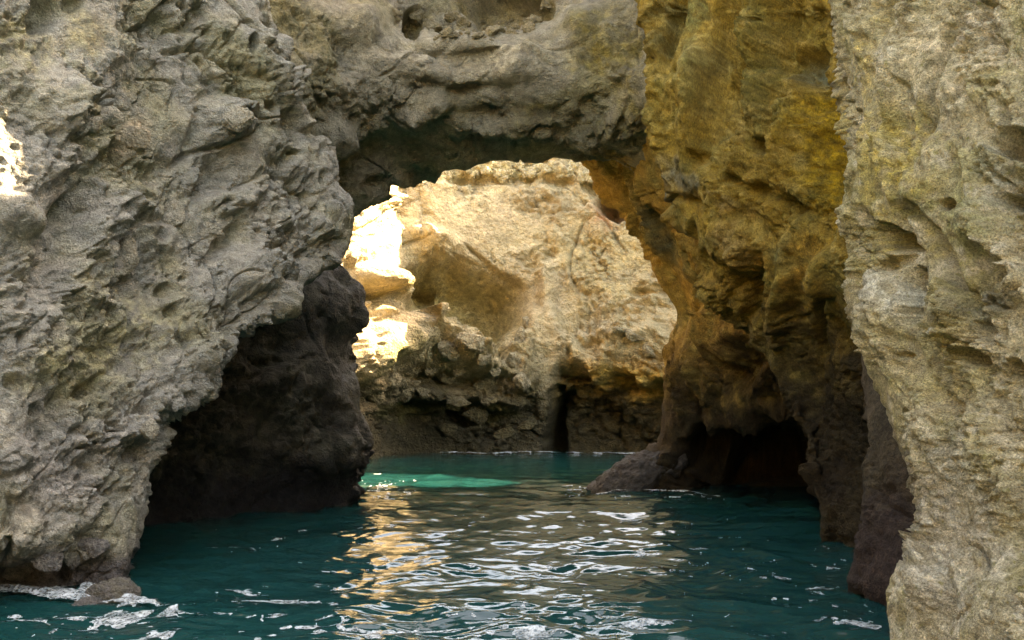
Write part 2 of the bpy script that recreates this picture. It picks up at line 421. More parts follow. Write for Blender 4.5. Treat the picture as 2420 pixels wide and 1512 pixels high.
# keep the order of heights along the left columns, where the lip is above the frame
rows = np.array(prof, float).transpose(1, 0, 2)
nrw = len(rows)
GA = (0.33, 0.30, 0.235); 
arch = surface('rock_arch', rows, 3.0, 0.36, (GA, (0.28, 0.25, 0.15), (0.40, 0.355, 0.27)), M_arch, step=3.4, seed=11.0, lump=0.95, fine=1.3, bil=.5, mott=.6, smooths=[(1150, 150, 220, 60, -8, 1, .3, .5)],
    vis_rows=[False] * 5 + [True] * 10 + [False] * 2, facecam=(10, 9), cap=0.7, tide_shade=(-5, 1),
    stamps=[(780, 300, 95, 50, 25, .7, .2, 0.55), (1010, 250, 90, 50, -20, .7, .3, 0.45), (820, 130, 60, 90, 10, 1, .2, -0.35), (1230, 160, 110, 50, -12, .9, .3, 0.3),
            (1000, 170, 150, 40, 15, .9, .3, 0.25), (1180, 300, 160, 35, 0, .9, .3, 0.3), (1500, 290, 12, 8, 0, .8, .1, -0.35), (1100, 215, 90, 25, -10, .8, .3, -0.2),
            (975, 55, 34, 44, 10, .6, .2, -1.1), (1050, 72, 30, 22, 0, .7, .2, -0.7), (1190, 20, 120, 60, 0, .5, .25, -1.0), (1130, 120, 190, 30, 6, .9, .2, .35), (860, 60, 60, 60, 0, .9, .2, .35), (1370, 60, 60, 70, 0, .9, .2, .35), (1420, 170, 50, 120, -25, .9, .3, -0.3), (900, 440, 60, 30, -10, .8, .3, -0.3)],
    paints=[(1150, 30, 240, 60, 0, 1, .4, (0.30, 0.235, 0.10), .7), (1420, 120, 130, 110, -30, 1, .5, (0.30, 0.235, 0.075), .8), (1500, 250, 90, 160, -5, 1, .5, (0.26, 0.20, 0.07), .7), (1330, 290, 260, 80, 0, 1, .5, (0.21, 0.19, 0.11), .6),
            (1200, 150, 220, 50, -10, 1, .4, (0.44, 0.385, 0.28), .7), (950, 130, 160, 60, 20, 1, .4, (0.42, 0.375, 0.29), .6), (1100, 345, 420, 45, -3, 1, .4, (0.20, 0.185, 0.13), .6),  # patch along the lower edge paints underside shade into the stone
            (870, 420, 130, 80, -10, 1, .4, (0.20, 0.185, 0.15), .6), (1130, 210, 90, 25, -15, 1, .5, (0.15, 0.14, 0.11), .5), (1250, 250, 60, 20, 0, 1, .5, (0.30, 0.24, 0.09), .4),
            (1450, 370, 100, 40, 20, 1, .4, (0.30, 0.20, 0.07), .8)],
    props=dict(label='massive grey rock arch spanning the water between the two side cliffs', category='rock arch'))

# ------------------------------------------------------------------ INNER PILLAR under the left foot of the arch
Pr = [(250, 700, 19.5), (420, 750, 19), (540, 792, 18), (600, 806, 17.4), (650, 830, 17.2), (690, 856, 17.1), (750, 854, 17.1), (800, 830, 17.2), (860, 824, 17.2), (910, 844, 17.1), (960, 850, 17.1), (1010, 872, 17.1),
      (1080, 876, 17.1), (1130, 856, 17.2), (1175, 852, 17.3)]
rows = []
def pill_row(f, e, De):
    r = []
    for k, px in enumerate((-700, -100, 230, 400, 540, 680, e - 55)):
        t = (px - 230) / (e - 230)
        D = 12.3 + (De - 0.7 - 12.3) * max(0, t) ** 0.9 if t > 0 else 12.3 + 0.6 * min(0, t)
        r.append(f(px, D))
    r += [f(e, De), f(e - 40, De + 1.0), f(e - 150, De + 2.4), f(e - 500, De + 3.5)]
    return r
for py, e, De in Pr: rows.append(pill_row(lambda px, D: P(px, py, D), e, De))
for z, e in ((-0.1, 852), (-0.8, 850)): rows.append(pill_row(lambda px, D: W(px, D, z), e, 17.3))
pillar = surface('rock_pillar', rows, 2.6, 0.36, ((0.062, 0.054, 0.040), (0.036, 0.036, 0.022), (0.105, 0.092, 0.066)), M_dark, step=3.6, seed=23.0, lump=1.2, bil=.7, fine=1.4,  # near-black palette puts the overhang's shade into the rock colour
    vis_cols=[False, False, True, True, True, True, True, True, False, False], facecam=(8, 4), tide_shade=(0.8, 0.5), tide_shade_col=(0.020, 0.019, 0.021),
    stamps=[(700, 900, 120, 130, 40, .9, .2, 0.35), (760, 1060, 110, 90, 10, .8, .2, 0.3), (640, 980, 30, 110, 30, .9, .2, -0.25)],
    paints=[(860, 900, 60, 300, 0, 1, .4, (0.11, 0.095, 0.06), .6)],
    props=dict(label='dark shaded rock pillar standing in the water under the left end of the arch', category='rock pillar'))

# ------------------------------------------------------------------ RIGHT JAMB of the arch with the black sea cave in it
Jr = [(120, 1300, 20.5, 0), (300, 1365, 20.5, 0), (375, 1403, 20.3, 0), (430, 1436, 20.2, 0), (480, 1466, 20.1, 0), (530, 1494, 20, 0), (590, 1526, 19.9, 0), (640, 1552, 19.9, 0), (710, 1580, 19.9, 0), (750, 1588, 19.9, 0), (800, 1568, 20, 0.05), (860, 1562, 20, .15),
      (960, 1568, 20.2, .45), (1020, 1560, 20.3, .75), (1065, 1540, 20.4, .95), (1100, 1500, 20.4, 1), (1135, 1462, 20.4, 1)]
rows = []
def jrow(f, e, De, b):
    # b: 0 = vault leaning towards the viewer, 1 = foot of the wall
    r = [f(e + 330, De + 6), f(e + 110, De + 3.2), f(e + 16, De + 1)]
    r.append(f(e, De))
    for px, Da, Db in ((e + 55, 18.6, 20.0), (e + 120, 17.0, 19.7), (1780, 14.4, 19.0), (1880, 13.8, 18.0), (1990, 13.4, 16.8), (2150, 12.6, 15.5), (2500, 12, 14)):
        r.append(f(px, Da + (Db - Da) * b))
    return r
for py, e, De, b in Jr: rows.append(jrow(lambda px, D: P(px, py, D), e, De, b))
for z, e in ((0.0, 1450), (-0.8, 1445)): rows.append(jrow(lambda px, D: W(px, D, z), e, 20.4, 1))
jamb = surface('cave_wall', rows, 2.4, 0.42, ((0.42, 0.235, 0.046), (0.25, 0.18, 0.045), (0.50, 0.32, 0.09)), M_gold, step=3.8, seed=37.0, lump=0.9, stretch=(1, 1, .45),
    vis_cols=[False, False] + [True] * 7 + [False], facecam=(8, 5), tide_shade=(3.0, 1.3), tide_shade_col=(0.024, 0.019, 0.014),  # high dark band paints the cave's shade into the foot of the wall
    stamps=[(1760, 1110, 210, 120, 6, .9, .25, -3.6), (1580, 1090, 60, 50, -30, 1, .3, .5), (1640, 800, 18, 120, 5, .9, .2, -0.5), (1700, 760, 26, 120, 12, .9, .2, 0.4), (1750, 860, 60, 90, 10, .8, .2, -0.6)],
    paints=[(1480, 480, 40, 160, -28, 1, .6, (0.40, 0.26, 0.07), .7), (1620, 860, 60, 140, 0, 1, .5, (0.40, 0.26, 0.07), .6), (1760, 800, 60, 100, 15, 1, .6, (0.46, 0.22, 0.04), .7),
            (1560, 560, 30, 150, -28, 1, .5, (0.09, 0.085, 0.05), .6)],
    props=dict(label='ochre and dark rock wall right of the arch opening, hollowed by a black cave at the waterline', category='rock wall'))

# ------------------------------------------------------------------ RIGHT WALL (ochre, draped) in front of the jamb
Mr = [(-1200, 1420, 13.0), (-500, 1450, 12.8), (-150, 1475, 12.7), (0, 1503, 12.6), (60, 1528, 12.6), (170, 1550, 12.5), (270, 1546, 12.5), (370, 1560, 12.5), (430, 1576, 12.5), (510, 1605, 12.5), (580, 1632, 12.6), (660, 1668, 12.7), (720, 1705, 12.8),
      (800, 1760, 12.9), (900, 1840, 12.8), (1000, 1893, 12.5), (1100, 1918, 12.3), (1180, 1928, 12.1), (1240, 1938, 11.9)]
rows = []
def mrow(f, e, De):
    k = float(np.interp(e, [1600, 1700, 1840, 1900], [1.0, .92, .6, .42]))
    r = [f(e + 500, De + 5), f(e + 170, De + 3), f(e + 35, De + 1.1), f(e, De)]
    for q, d in ((0.12, .35), (0.33, 1.0), (0.58, 1.9), (0.8, 2.7), (1.0, 3.6)):
        px = e + (2120 - e) * q
        r.append(f(px, De - d * k))
    r.append(f(2500, De - 5.0 * k)); r.append(f(3100, De - 6.4 * k))
    return r
for py, e, De in Mr: rows.append(mrow(lambda px, D: P(px, py, D), e, De))
for z, e in ((-0.1, 1945), (-0.8, 1945)): rows.append(mrow(lambda px, D: W(px, D, z), e, 11.9))
OCH = (0.35, 0.215, 0.036)
mid = surface('ochre_rock_wall', rows, 1.9, 0.36, (OCH, (0.21, 0.165, 0.04), (0.42, 0.285, 0.08)), M_gold, step=3.4, seed=51.0, stretch=(1, 1, .45), pit=0.14, bil=.7, fine=1.5, lump=1.4,
    vis_cols=[False, False, True] + [True] * 5 + [False, False], vis_rows=[False, False] + [True] * (len(rows) - 3), facecam=(9, 6), tide_shade=(2.9, 1.2), tide_shade_col=(0.022, 0.017, 0.012),  # tall dark band puts shade under the overhang into the colour
    stamps=[(1895, 155, 50, 70, 0, .6, .3, -0.45), (1810, 345, 30, 26, 0, .5, .3, -0.55), (1878, 485, 15, 32, 0, .5, .2, -0.7), (1800, 450, 120, 22, 25, .9, .4, -.3), (1660, 380, 40, 30, 0, .8, .3, -.3), (1740, 30, 30, 90, 5, .8, .3, -.3), (1590, 640, 20, 60, -20, .8, .3, -.3), (1750, 570, 75, 95, -15, .7, .2, 0.3), (1715, 60, 34, 420, 7, 1, .25, -.55), (1800, 120, 40, 300, 4, 1, .25, .4), (1850, 60, 22, 240, 6, 1, .25, -.35), (1860, 320, 40, 200, 4, 1, .2, .3), (1600, 40, 24, 260, 10, 1, .25, -.45), (1650, 300, 45, 260, 8, 1, .25, .4), (1780, 700, 22, 160, 12, 1, .3, -.4), (1850, 720, 34, 200, 8, 1, .3, .35), (1930, 760, 20, 200, 4, 1, .3, -.35),
            (1945, 400, 50, 300, -4, 1, .2, -0.45), (1640, 200, 50, 180, 10, 1, .2, 0.3), (1730, 210, 22, 190, 8, 1, .2, -0.22), (1620, 470, 90, 14, 10, .9, .2, -0.2), (1960, 640, 40, 70, 0, .6, .2, 0.35),
            (1800, 130, 40, 160, 5, 1, .2, 0.22), (1720, 450, 100, 60, 20, .9, .2, 0.22), (1640, 560, 20, 50, 0, .8, .2, -0.25), (1930, 1090, 60, 130, 0, 1, .2, 0.15)],
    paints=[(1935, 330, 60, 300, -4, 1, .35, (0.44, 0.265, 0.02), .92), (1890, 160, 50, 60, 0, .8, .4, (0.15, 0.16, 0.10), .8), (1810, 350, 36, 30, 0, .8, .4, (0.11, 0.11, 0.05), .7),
            (1620, 430, 130, 50, 15, 1, .5, (0.17, 0.16, 0.11), .7), (1650, 120, 110, 150, 10, 1, .5, (0.33, 0.26, 0.09), .7), (1760, 300, 90, 110, 0, 1, .5, (0.37, 0.27, 0.09), .5),
            (1900, 640, 80, 130, 0, 1, .5, (0.46, 0.25, 0.045), .8), (1780, 620, 120, 120, 0, 1, .5, (0.46, 0.27, 0.06), .7), (1760, 560, 80, 80, 0, 1, .4, (0.33, 0.22, 0.085), .6), (1580, 60, 60, 120, 0, 1, .5, (0.17, 0.145, 0.06), .7),
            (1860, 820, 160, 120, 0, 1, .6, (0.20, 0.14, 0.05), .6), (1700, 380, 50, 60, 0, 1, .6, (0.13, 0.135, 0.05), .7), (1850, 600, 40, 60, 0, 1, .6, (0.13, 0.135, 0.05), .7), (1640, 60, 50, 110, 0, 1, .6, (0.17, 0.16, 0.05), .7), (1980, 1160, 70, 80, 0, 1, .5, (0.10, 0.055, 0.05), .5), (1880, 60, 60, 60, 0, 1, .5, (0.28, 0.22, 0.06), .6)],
    props=dict(label='ochre yellow rock wall with draped vertical folds and small hollows, right of the arch', category='rock wall'))

# ------------------------------------------------------------------ SECOND BUTTRESS, between the ochre wall and the near rock
Br = [(300, 2040, 12.5), (480, 2040, 12.0), (560, 2030, 11.3), (640, 2020, 10.3), (700, 2020, 9.5), (800, 2042, 8.8), (900, 2052, 8.6), (1000, 2047, 8.3), (1100, 2052, 8.1), (1200, 2060, 7.9), (1290, 2046, 7.7), (1370, 2034, 7.6), (1410, 2046, 7.55)]
rows = []
def brow(f, e, De):
    return [f(e + 260, De + 3.4), f(e + 80, De + 1.8), f(e + 14, De + .6), f(e, De)] + [f(e + a, De - b) for a, b in ((40, .3), (90, .55), (150, .8), (260, 1.2), (420, 1.6))]
for py, e, De in Br: rows.append(brow(lambda px, D: P(px, py, D), e, De))
for z, e in ((-0.1, 2058), (-0.8, 2060)): rows.append(brow(lambda px, D: W(px, D, z), e, 7.6))
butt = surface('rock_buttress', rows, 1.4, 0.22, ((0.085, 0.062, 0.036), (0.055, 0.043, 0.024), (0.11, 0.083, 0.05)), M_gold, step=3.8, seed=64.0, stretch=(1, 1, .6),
    vis_cols=[False, False] + [True] * 5 + [False], facecam=(6, 4), tide_shade=(0.9, 0.5), tide_shade_col=(0.050, 0.032, 0.027),
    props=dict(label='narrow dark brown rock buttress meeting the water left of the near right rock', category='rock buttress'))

# ------------------------------------------------------------------ NEAR RIGHT ROCK
Nr = [(-2600, 1900, 6.2), (-1200, 1930, 6.2), (-300, 1962, 6.1), (0, 1985, 6.0), (150, 1990, 5.95), (300, 2004, 5.9), (400, 1992, 5.85), (520, 1992, 5.8), (580, 2010, 5.75), (640, 2026, 5.7), (675, 2020, 5.65), (750, 2030, 5.6), (830, 2064, 5.5), (930, 2084, 5.4),
      (1010, 2100, 5.3), (1080, 2121, 5.25), (1150, 2150, 5.2), (1230, 2184, 5.15), (1270, 2192, 5.1), (1305, 2178, 5.08), (1335, 2148, 5.05), (1365, 2116, 5.0), (1400, 2099, 5.0), (1450, 2102, 4.95), (1512, 2108, 4.9)]
rows = []
def nrow(f, e, De):
    return [f(e + 700, De + 3.5), f(e + 260, De + 2.4), f(e + 50, De + .9), f(e + 4, De + .2), f(e + 28, De - .1)] + [f(e + a, De - b) for a, b in ((95, .45), (190, .85), (300, 1.2), (420, 1.55), (620, 2.0), (1100, 2.8), (2600, 3.9))]
for py, e, De in Nr: rows.append(nrow(lambda px, D: P(px, py, D), e, De))
for z, e in ((0.0, 2200), (-0.8, 2200)): rows.append(nrow(lambda px, D: W(px, D, z), e - 90, 4.85))
TAN = (0.55, 0.455, 0.27)
near = surface('near_rock', rows, 1.05, 0.24, (TAN, (0.42, 0.35, 0.15), (0.56, 0.49, 0.36)), M_near, step=3.2, seed=80.0, bil=.6, lump=1.3, sidek=.0, mott=1.0, grain=(.35, -.2, -.85, .45), smooths=[(2280, 1180, 220, 300, 0, .8, .1, .5)], stretch=(1, 1, .75), pit=0.09,
    vis_cols=[False, False] + [True] * 7 + [False, False], vis_rows=[False, False] + [True] * (len(rows) - 3), facecam=(7, 6), tide_shade=(0.0, 0.3), tide_shade_col=(0.2, 0.17, 0.14), fine=1.7,
    stamps=[(2395, 335, 50, 50, 0, .4, .35, -0.6), (2105, 565, 62, 28, 35, .4, .35, -0.45), (2155, 672, 18, 55, -8, .4, .3, -0.8), (2163, 740, 15, 28, 0, .4, .3, -0.8), (2315, 775, 26, 44, -20, .4, .35, -0.8), (2370, 470, 40, 22, 20, .5, .4, -.3), (2230, 480, 30, 16, 10, .5, .4, -.25), (2240, 640, 30, 230, -32, 1, .2, -.22), (2360, 560, 36, 260, -25, 1, .2, .2), (2130, 240, 30, 260, 12, 1, .2, .16), (2210, 200, 24, 220, 10, 1, .2, -.18), (2100, 720, 60, 100, -10, .8, .2, .08),
            (2280, 838, 36, 22, 0, .4, .3, -0.8), (2385, 880, 24, 38, -10, .4, .3, -0.8), (2120, 770, 80, 140, -15, .8, .2, 0.10), (2360, 660, 110, 26, -15, .8, .3, -0.14), (2110, 620, 70, 22, -30, .8, .2, -0.1),
            (2200, 380, 60, 120, 20, 1, .3, 0.09), (2060, 330, 40, 140, 0, 1, .3, 0.08), (2280, 200, 120, 120, 0, 1, .3, 0.1), (2220, 1400, 26, 140, 8, 1, .2, -0.07), (2310, 540, 90, 50, 20, .9, .3, 0.09),
            (2140, 490, 30, 20, 0, .8, .3, -0.09), (2150, 840, 10, 10, 0, .8, .1, -0.15)],
    paints=[(2260, 150, 190, 170, 0, 1, .4, (0.60, 0.49, 0.32), .8), (2120, 420, 110, 180, 0, 1, .6, (0.46, 0.35, 0.09), .8), (2060, 250, 60, 220, 0, 1, .6, (0.50, 0.38, 0.13), .6), (2300, 520, 120, 160, 0, 1, .6, (0.36, 0.33, 0.15), .7), (2250, 700, 150, 60, 30, 1, .7, (0.24, 0.21, 0.09), .6), (2330, 60, 130, 90, 0, 1, .5, (0.62, 0.52, 0.38), .6),
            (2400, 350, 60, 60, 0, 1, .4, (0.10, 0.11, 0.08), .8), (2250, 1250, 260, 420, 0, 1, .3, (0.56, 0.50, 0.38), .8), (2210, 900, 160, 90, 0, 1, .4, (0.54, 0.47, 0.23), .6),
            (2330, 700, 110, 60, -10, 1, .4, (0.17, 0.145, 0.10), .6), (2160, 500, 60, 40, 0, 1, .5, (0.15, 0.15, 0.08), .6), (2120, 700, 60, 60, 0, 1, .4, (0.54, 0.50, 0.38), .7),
            (2350, 430, 60, 120, 20, 1, .5, (0.34, 0.33, 0.26), .6), (2180, 580, 90, 50, 0, 1, .5, (0.38, 0.28, 0.07), .6), (2150, 1130, 45, 130, -18, .8, .4, (0.20, 0.155, 0.10), .7)],
    props=dict(label='close tan and yellow crusted rock face filling the right edge, pocked with dark holes', category='rock wall'))

# ------------------------------------------------------------------ BACK CLIFF of the sunlit cove
bc = [(-500, 20), (200, 22), (480, 26), (640, 30), (740, 33.5), (800, 36), (850, 38), (900, 40.5), (935, 43.8), (985, 45), (1060, 45.6), (1160, 46.4), (1260, 46.8), (1360, 46.4), (1460, 45.4), (1560, 44), (1660, 42), (1800, 39), (2000, 36), (2400, 31), (3200, 25)]
rows = []
for z in (17.5, 18.5): rows.append([W(px, D + (6 if z > 18 else 1.5) , z) for px, D in bc])
rows = rows[::-1]
for py in (330, 400, 480, 560, 640, 720, 800, 880, 950, 1010, 1050):
    off = {330: .8, 400: .3, 480: .2, 560: 0, 640: 0, 720: -.2, 800: -.8, 880: -1.3, 950: -1.0, 1010: -.6, 1050: -.5}[py]
    rows.append([P(px, py, D + off) for px, D in bc])
for z in (0.0, -1.2): rows.append([W(px, D - .5, z) for px, D in bc])
rows = np.array(rows, float)
# rows given by sight line would run uphill on the closer columns: keep the feet of all columns at the waterline
for j in range(rows.shape[1]):
    zt, z0 = P(1200, 330, 46)[2], P(1200, 1050, 46)[2]
    a, b = rows[2, j, 2], rows[12, j, 2]
    for i in range(2, 13):
        zz = rows[i, j, 2]
        if bc[j][1] < 35 or bc[j][0] > 1700:
            rows[i, j] = W(bc[j][0], rows[i, j, 1], P(1200, (330, 400, 480, 560, 640, 720, 800, 880, 950, 1010, 1050)[i - 2], 46)[2])
CR = (0.62, 0.49, 0.285)
HOLLOW = [(935, 640), (985, 598), (1060, 592), (1150, 615), (1225, 640), (1262, 672), (1258, 772), (1222, 800), (1196, 872), (1172, 862), (1128, 800), (1070, 762), (960, 742)]
CAVE = [(1288, 920), (1312, 858), (1342, 824), (1378, 846), (1402, 884), (1440, 850), (1482, 862), (1515, 902), (1555, 884), (1640, 875), (1660, 1110), (1280, 1110), (1276, 990)]
SLOT = [(1298, 915), (1320, 868), (1346, 905), (1352, 960), (1338, 1015), (1352, 1110), (1280, 1110), (1286, 995)]
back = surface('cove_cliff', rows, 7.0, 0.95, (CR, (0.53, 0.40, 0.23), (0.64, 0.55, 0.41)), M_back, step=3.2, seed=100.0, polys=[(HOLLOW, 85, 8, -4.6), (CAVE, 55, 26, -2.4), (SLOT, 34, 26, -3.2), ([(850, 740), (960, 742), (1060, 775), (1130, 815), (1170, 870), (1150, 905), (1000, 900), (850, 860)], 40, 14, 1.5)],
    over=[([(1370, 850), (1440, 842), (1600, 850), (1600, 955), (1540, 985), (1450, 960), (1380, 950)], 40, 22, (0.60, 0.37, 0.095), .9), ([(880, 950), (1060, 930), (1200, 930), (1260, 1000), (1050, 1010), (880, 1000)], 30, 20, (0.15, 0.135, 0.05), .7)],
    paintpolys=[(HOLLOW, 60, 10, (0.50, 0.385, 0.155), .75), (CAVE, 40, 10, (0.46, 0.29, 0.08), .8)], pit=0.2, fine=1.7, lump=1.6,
    vis_cols=[False] * 5 + [True] * 11 + [False] * 4, vis_rows=[False, True] + [True] * 10 + [False] * (len(rows) - 13), facecam=(7, 11), cap=0.8,
    tide_shade=(3.9, 1.7), tide_shade_col=(0.046, 0.040, 0.020), mott=.3, bil=.5,
    smooths=[(1130, 690, 170, 80, 30, .8, .2, .5), (1200, 520, 200, 120, 0, 1, .2, .45)],
    stamps=[(1290, 680, 34, 120, -8, 1, .2, 1.0), (1010, 560, 120, 36, 20, 1, .2, .8), (1010, 670, 60, 22, 0, .8, .2, -0.9), (985, 660, 16, 10, 0, .8, .1, -.8), (1000, 800, 120, 60, 10, .8, .2, 1.6), (1100, 830, 90, 40, 10, .7, .2, 1.2), (960, 690, 60, 26, 10, .8, .2, .8), (1470, 960, 50, 40, 0, 1, .3, .5),
            (1440, 492, 44, 26, 40, .45, .2, -3.2), (1395, 440, 30, 22, 20, .8, .2, -1.0), (1230, 870, 60, 90, 10, .9, .2, 1.3), (1270, 760, 70, 60, 0, .9, .2, .7), (930, 860, 30, 34, 0, .7, .1, -1.2), (1480, 790, 120, 28, -5, .7, .3, .9),
            (1060, 960, 160, 22, 0, .8, .3, -.9), (1060, 1000, 120, 20, 0, .7, .3, -1.0), (1200, 985, 90, 26, 0, .8, .3, -.6), (1440, 660, 70, 50, 0, .9, .3, .5), (1200, 425, 220, 18, 0, .8, .2, -.7), (1310, 400, 60, 26, 0, .8, .2, .8),
            (1030, 520, 40, 110, -8, 1, .1, .2), (880, 660, 60, 45, 20, .8, .2, 1.8), (960, 770, 110, 30, 25, .7, .3, 1.4), (1120, 865, 100, 26, 10, .6, .3, 1.3), (1040, 930, 110, 24, 0, .6, .3, 1.1), (1180, 955, 70, 30, 0, .6, .3, .9), (870, 700, 70, 22, 10, .9, .2, -1.0), (850, 850, 50, 70, 10, .8, .2, 1.2), (850, 940, 90, 40, 0, .9, .2, -.8), (1510, 690, 30, 18, 0, .8, .3, -.7)],
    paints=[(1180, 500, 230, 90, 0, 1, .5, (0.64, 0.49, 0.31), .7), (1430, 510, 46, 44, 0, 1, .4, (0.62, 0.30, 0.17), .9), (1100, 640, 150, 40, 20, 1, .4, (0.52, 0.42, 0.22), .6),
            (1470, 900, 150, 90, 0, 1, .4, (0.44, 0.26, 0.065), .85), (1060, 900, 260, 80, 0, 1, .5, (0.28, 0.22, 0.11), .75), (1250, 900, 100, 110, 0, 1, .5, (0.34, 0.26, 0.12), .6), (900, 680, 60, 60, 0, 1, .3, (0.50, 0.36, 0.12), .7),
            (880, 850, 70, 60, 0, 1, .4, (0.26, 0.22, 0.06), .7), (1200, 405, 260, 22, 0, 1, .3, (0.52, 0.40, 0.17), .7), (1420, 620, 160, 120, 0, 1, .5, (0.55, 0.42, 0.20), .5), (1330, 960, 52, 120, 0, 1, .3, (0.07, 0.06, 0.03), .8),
            (1100, 1030, 460, 55, 0, 1, .4, (0.05, 0.042, 0.026), .8), (1480, 1000, 140, 60, 0, 1, .3, (0.06, 0.05, 0.025), .8)],  # dark patches at slot and foot paint cave shade into the cliff
    props=dict(label='cream golden cove cliff seen through the arch, with a smooth hollow and dark foot', category='cliff'))

# a gap high in the ochre wall lets one sunbeam through onto the left cliff
def cut_gap(o, name):
    Vg, _ = LISTS[name]
    v = Vg.reshape(-1, 3)
    t = (v[:, 0] + 4.85) / SUN[0]
    q = v - t[:, None] * SUN[None]
    q2 = project(q)
    n = fbm(v / 0.5, 3) * 60 + fbm(v / 0.12, 2) * 25
    bad = (q2[:, 0] < 14 + n * .2) & (q2[:, 0] > -260) & (q2[:, 1] > 335 + n * .25) & (q2[:, 1] < 420 + n * .25) & (v[:, 2] > 9)
    import bmesh
    bm = bmesh.new(); bm.from_mesh(o.data); bm.verts.ensure_lookup_table()
    bmesh.ops.delete(bm, geom=[bm.verts[k] for k in np.nonzero(bad)[0]], context='VERTS')
    bm.to_mesh(o.data); bm.free()
cut_gap(mid, 'ochre_rock_wall')

# ------------------------------------------------------------------ unseen cliffs added behind the viewer to block the low sky
rows = []
for z in (11.0, 9.5, 7.0, 4.5, 2.0, 0.0, -1.0):
    rows.append([(x, y - 0.18 * z * (1 if k % 2 else .6), z + (1.2 * math.sin(k * 2.1) if z > 8 else 0)) for k, (x, y) in enumerate(((-30, 6), (-24, -3), (-17, -10), (-9, -14), (0, -15), (9, -14.5), (17, -11), (24, -4), (30, 4)))])
surface('sky_blocking_cliff', rows, 5.0, 0.9, ((0.40, 0.32, 0.19), (0.36, 0.26, 0.12), (0.46, 0.38, 0.26)), M_back, vis_cols=[False] * 8, vis_rows=[False] * 6, facecam=(4, 4), cap=0.35,
        seed=140.0, props=dict(kind='structure', label='unseen golden cliffs added behind the viewer to close off the low sky'))

# ------------------------------------------------------------------ loose and embedded stones
def ico(level=4):
    import bmesh
    bm = bmesh.new(); bmesh.ops.create_icosphere(bm, subdivisions=level, radius=1.0)
    v = np.array([x.co[:] for x in bm.verts]); f = np.array([[w.index for w in q.verts] for q in bm.faces], np.int32); bm.free()
    return v, f
ICO = {k: ico(k) for k in (3, 4, 5, 6)}

def stone_mesh(name, size, level, seed, rough, c1, c2, cut=0.0):
    v, f = ICO[level]
    v = v.copy()
    for k in range(9):                                       # broken facets
        r = np.random.RandomState(int(seed * 13) + k); n = r.normal(size=3); n /= np.linalg.norm(n)
        d = v @ n; lim = 0.45 + cut + 0.35 * r.rand()
        v = v - np.maximum(d - lim, 0)[:, None] * n[None] * 0.95
    p = v * np.array(size)
    n = v / np.linalg.norm(v, axis=1)[:, None]
    m = min(size)
    h = rough * m * (0.9 * fbm(p / (m * 1.1) + seed, 3) + 0.55 * (0.5 - worley(p / (m * 0.4) + seed)[0]) + 0.35 * (0.5 - worley(p / (m * 0.16) + seed)[0]) + 0.25 * fbm(p / (m * .12), 2))
    p = p + n * h[:, None]
    me = bpy.data.meshes.new(name)
    me.vertices.add(len(p)); me.vertices.foreach_set('co', p.reshape(-1).astype(np.float32))
    me.loops.add(f.size); me.loops.foreach_set('vertex_index', f.ravel())
    me.polygons.add(len(f)); me.polygons.foreach_set('loop_start', np.arange(0, f.size, 3, dtype=np.int32))
    me.polygons.foreach_set('use_smooth', np.ones(len(f), bool)); me.update(calc_edges=True)
    t = sstep(-.3, .4, fbm(p / (m * .5) + seed, 3))[:, None]
    c = np.array(c1)[None] * (1 - t) + np.array(c2)[None] * t
    set_tint(me, np.clip(c * (1 + .5 * fbm(p / (m * .1), 2)[:, None]), .004, .9))
    return me

def surf_at(name, px, py):
    Vg, Ng = LISTS[name]
    v = Vg.reshape(-1, 3); q = project(v)
    d = np.hypot(q[:, 0] - px, q[:, 1] - py)
    ok = np.nonzero(d < max(6.0, d.min() * 1.5))[0]
    k = ok[np.argmin(v[ok, 1])]
    return v[k], Ng.reshape(-1, 3)[k]

def stone_on(parent, pname, px, py, wpx, hpx, mat, c1, c2, seed, sink=0.3, level=4, rough=0.30, name='stone', depth=0.8, spin=None):
    q, n = surf_at(pname, px, py)
    m = q[1] / FPX / K
    size = (wpx * m, min(wpx, hpx) * m * depth, hpx * m)
    me = stone_mesh(name, size, level, seed, rough, c1, c2)
    o = link(name, me, mat, parent)
    o.location = q + n * (size[1] * (0.5 - sink))
    o.rotation_euler = (0, math.radians(spin if spin is not None else (seed * 37) % 50 - 25), (seed * 11) % 6.28 * 0.1)
    return o

rs = np.random.RandomState(5)
# stones of the crumbling band high on the cove cliff, just under the arch
for k in range(34):
    px = 985 + k * 13.2 + rs.uniform(-5, 5); py = 404 + 10 * math.sin(k * 1.3) + rs.uniform(-10, 12) + max(0, (1090 - px) * 0.12)
    w = rs.uniform(8, 19)
    stone_on(back, 'cove_cliff', px, py, w, w * rs.uniform(.6, 1.2), M_back, (0.56, 0.46, 0.30), (0.48, 0.36, 0.16), k + .3, level=4, rough=.4, sink=.6)
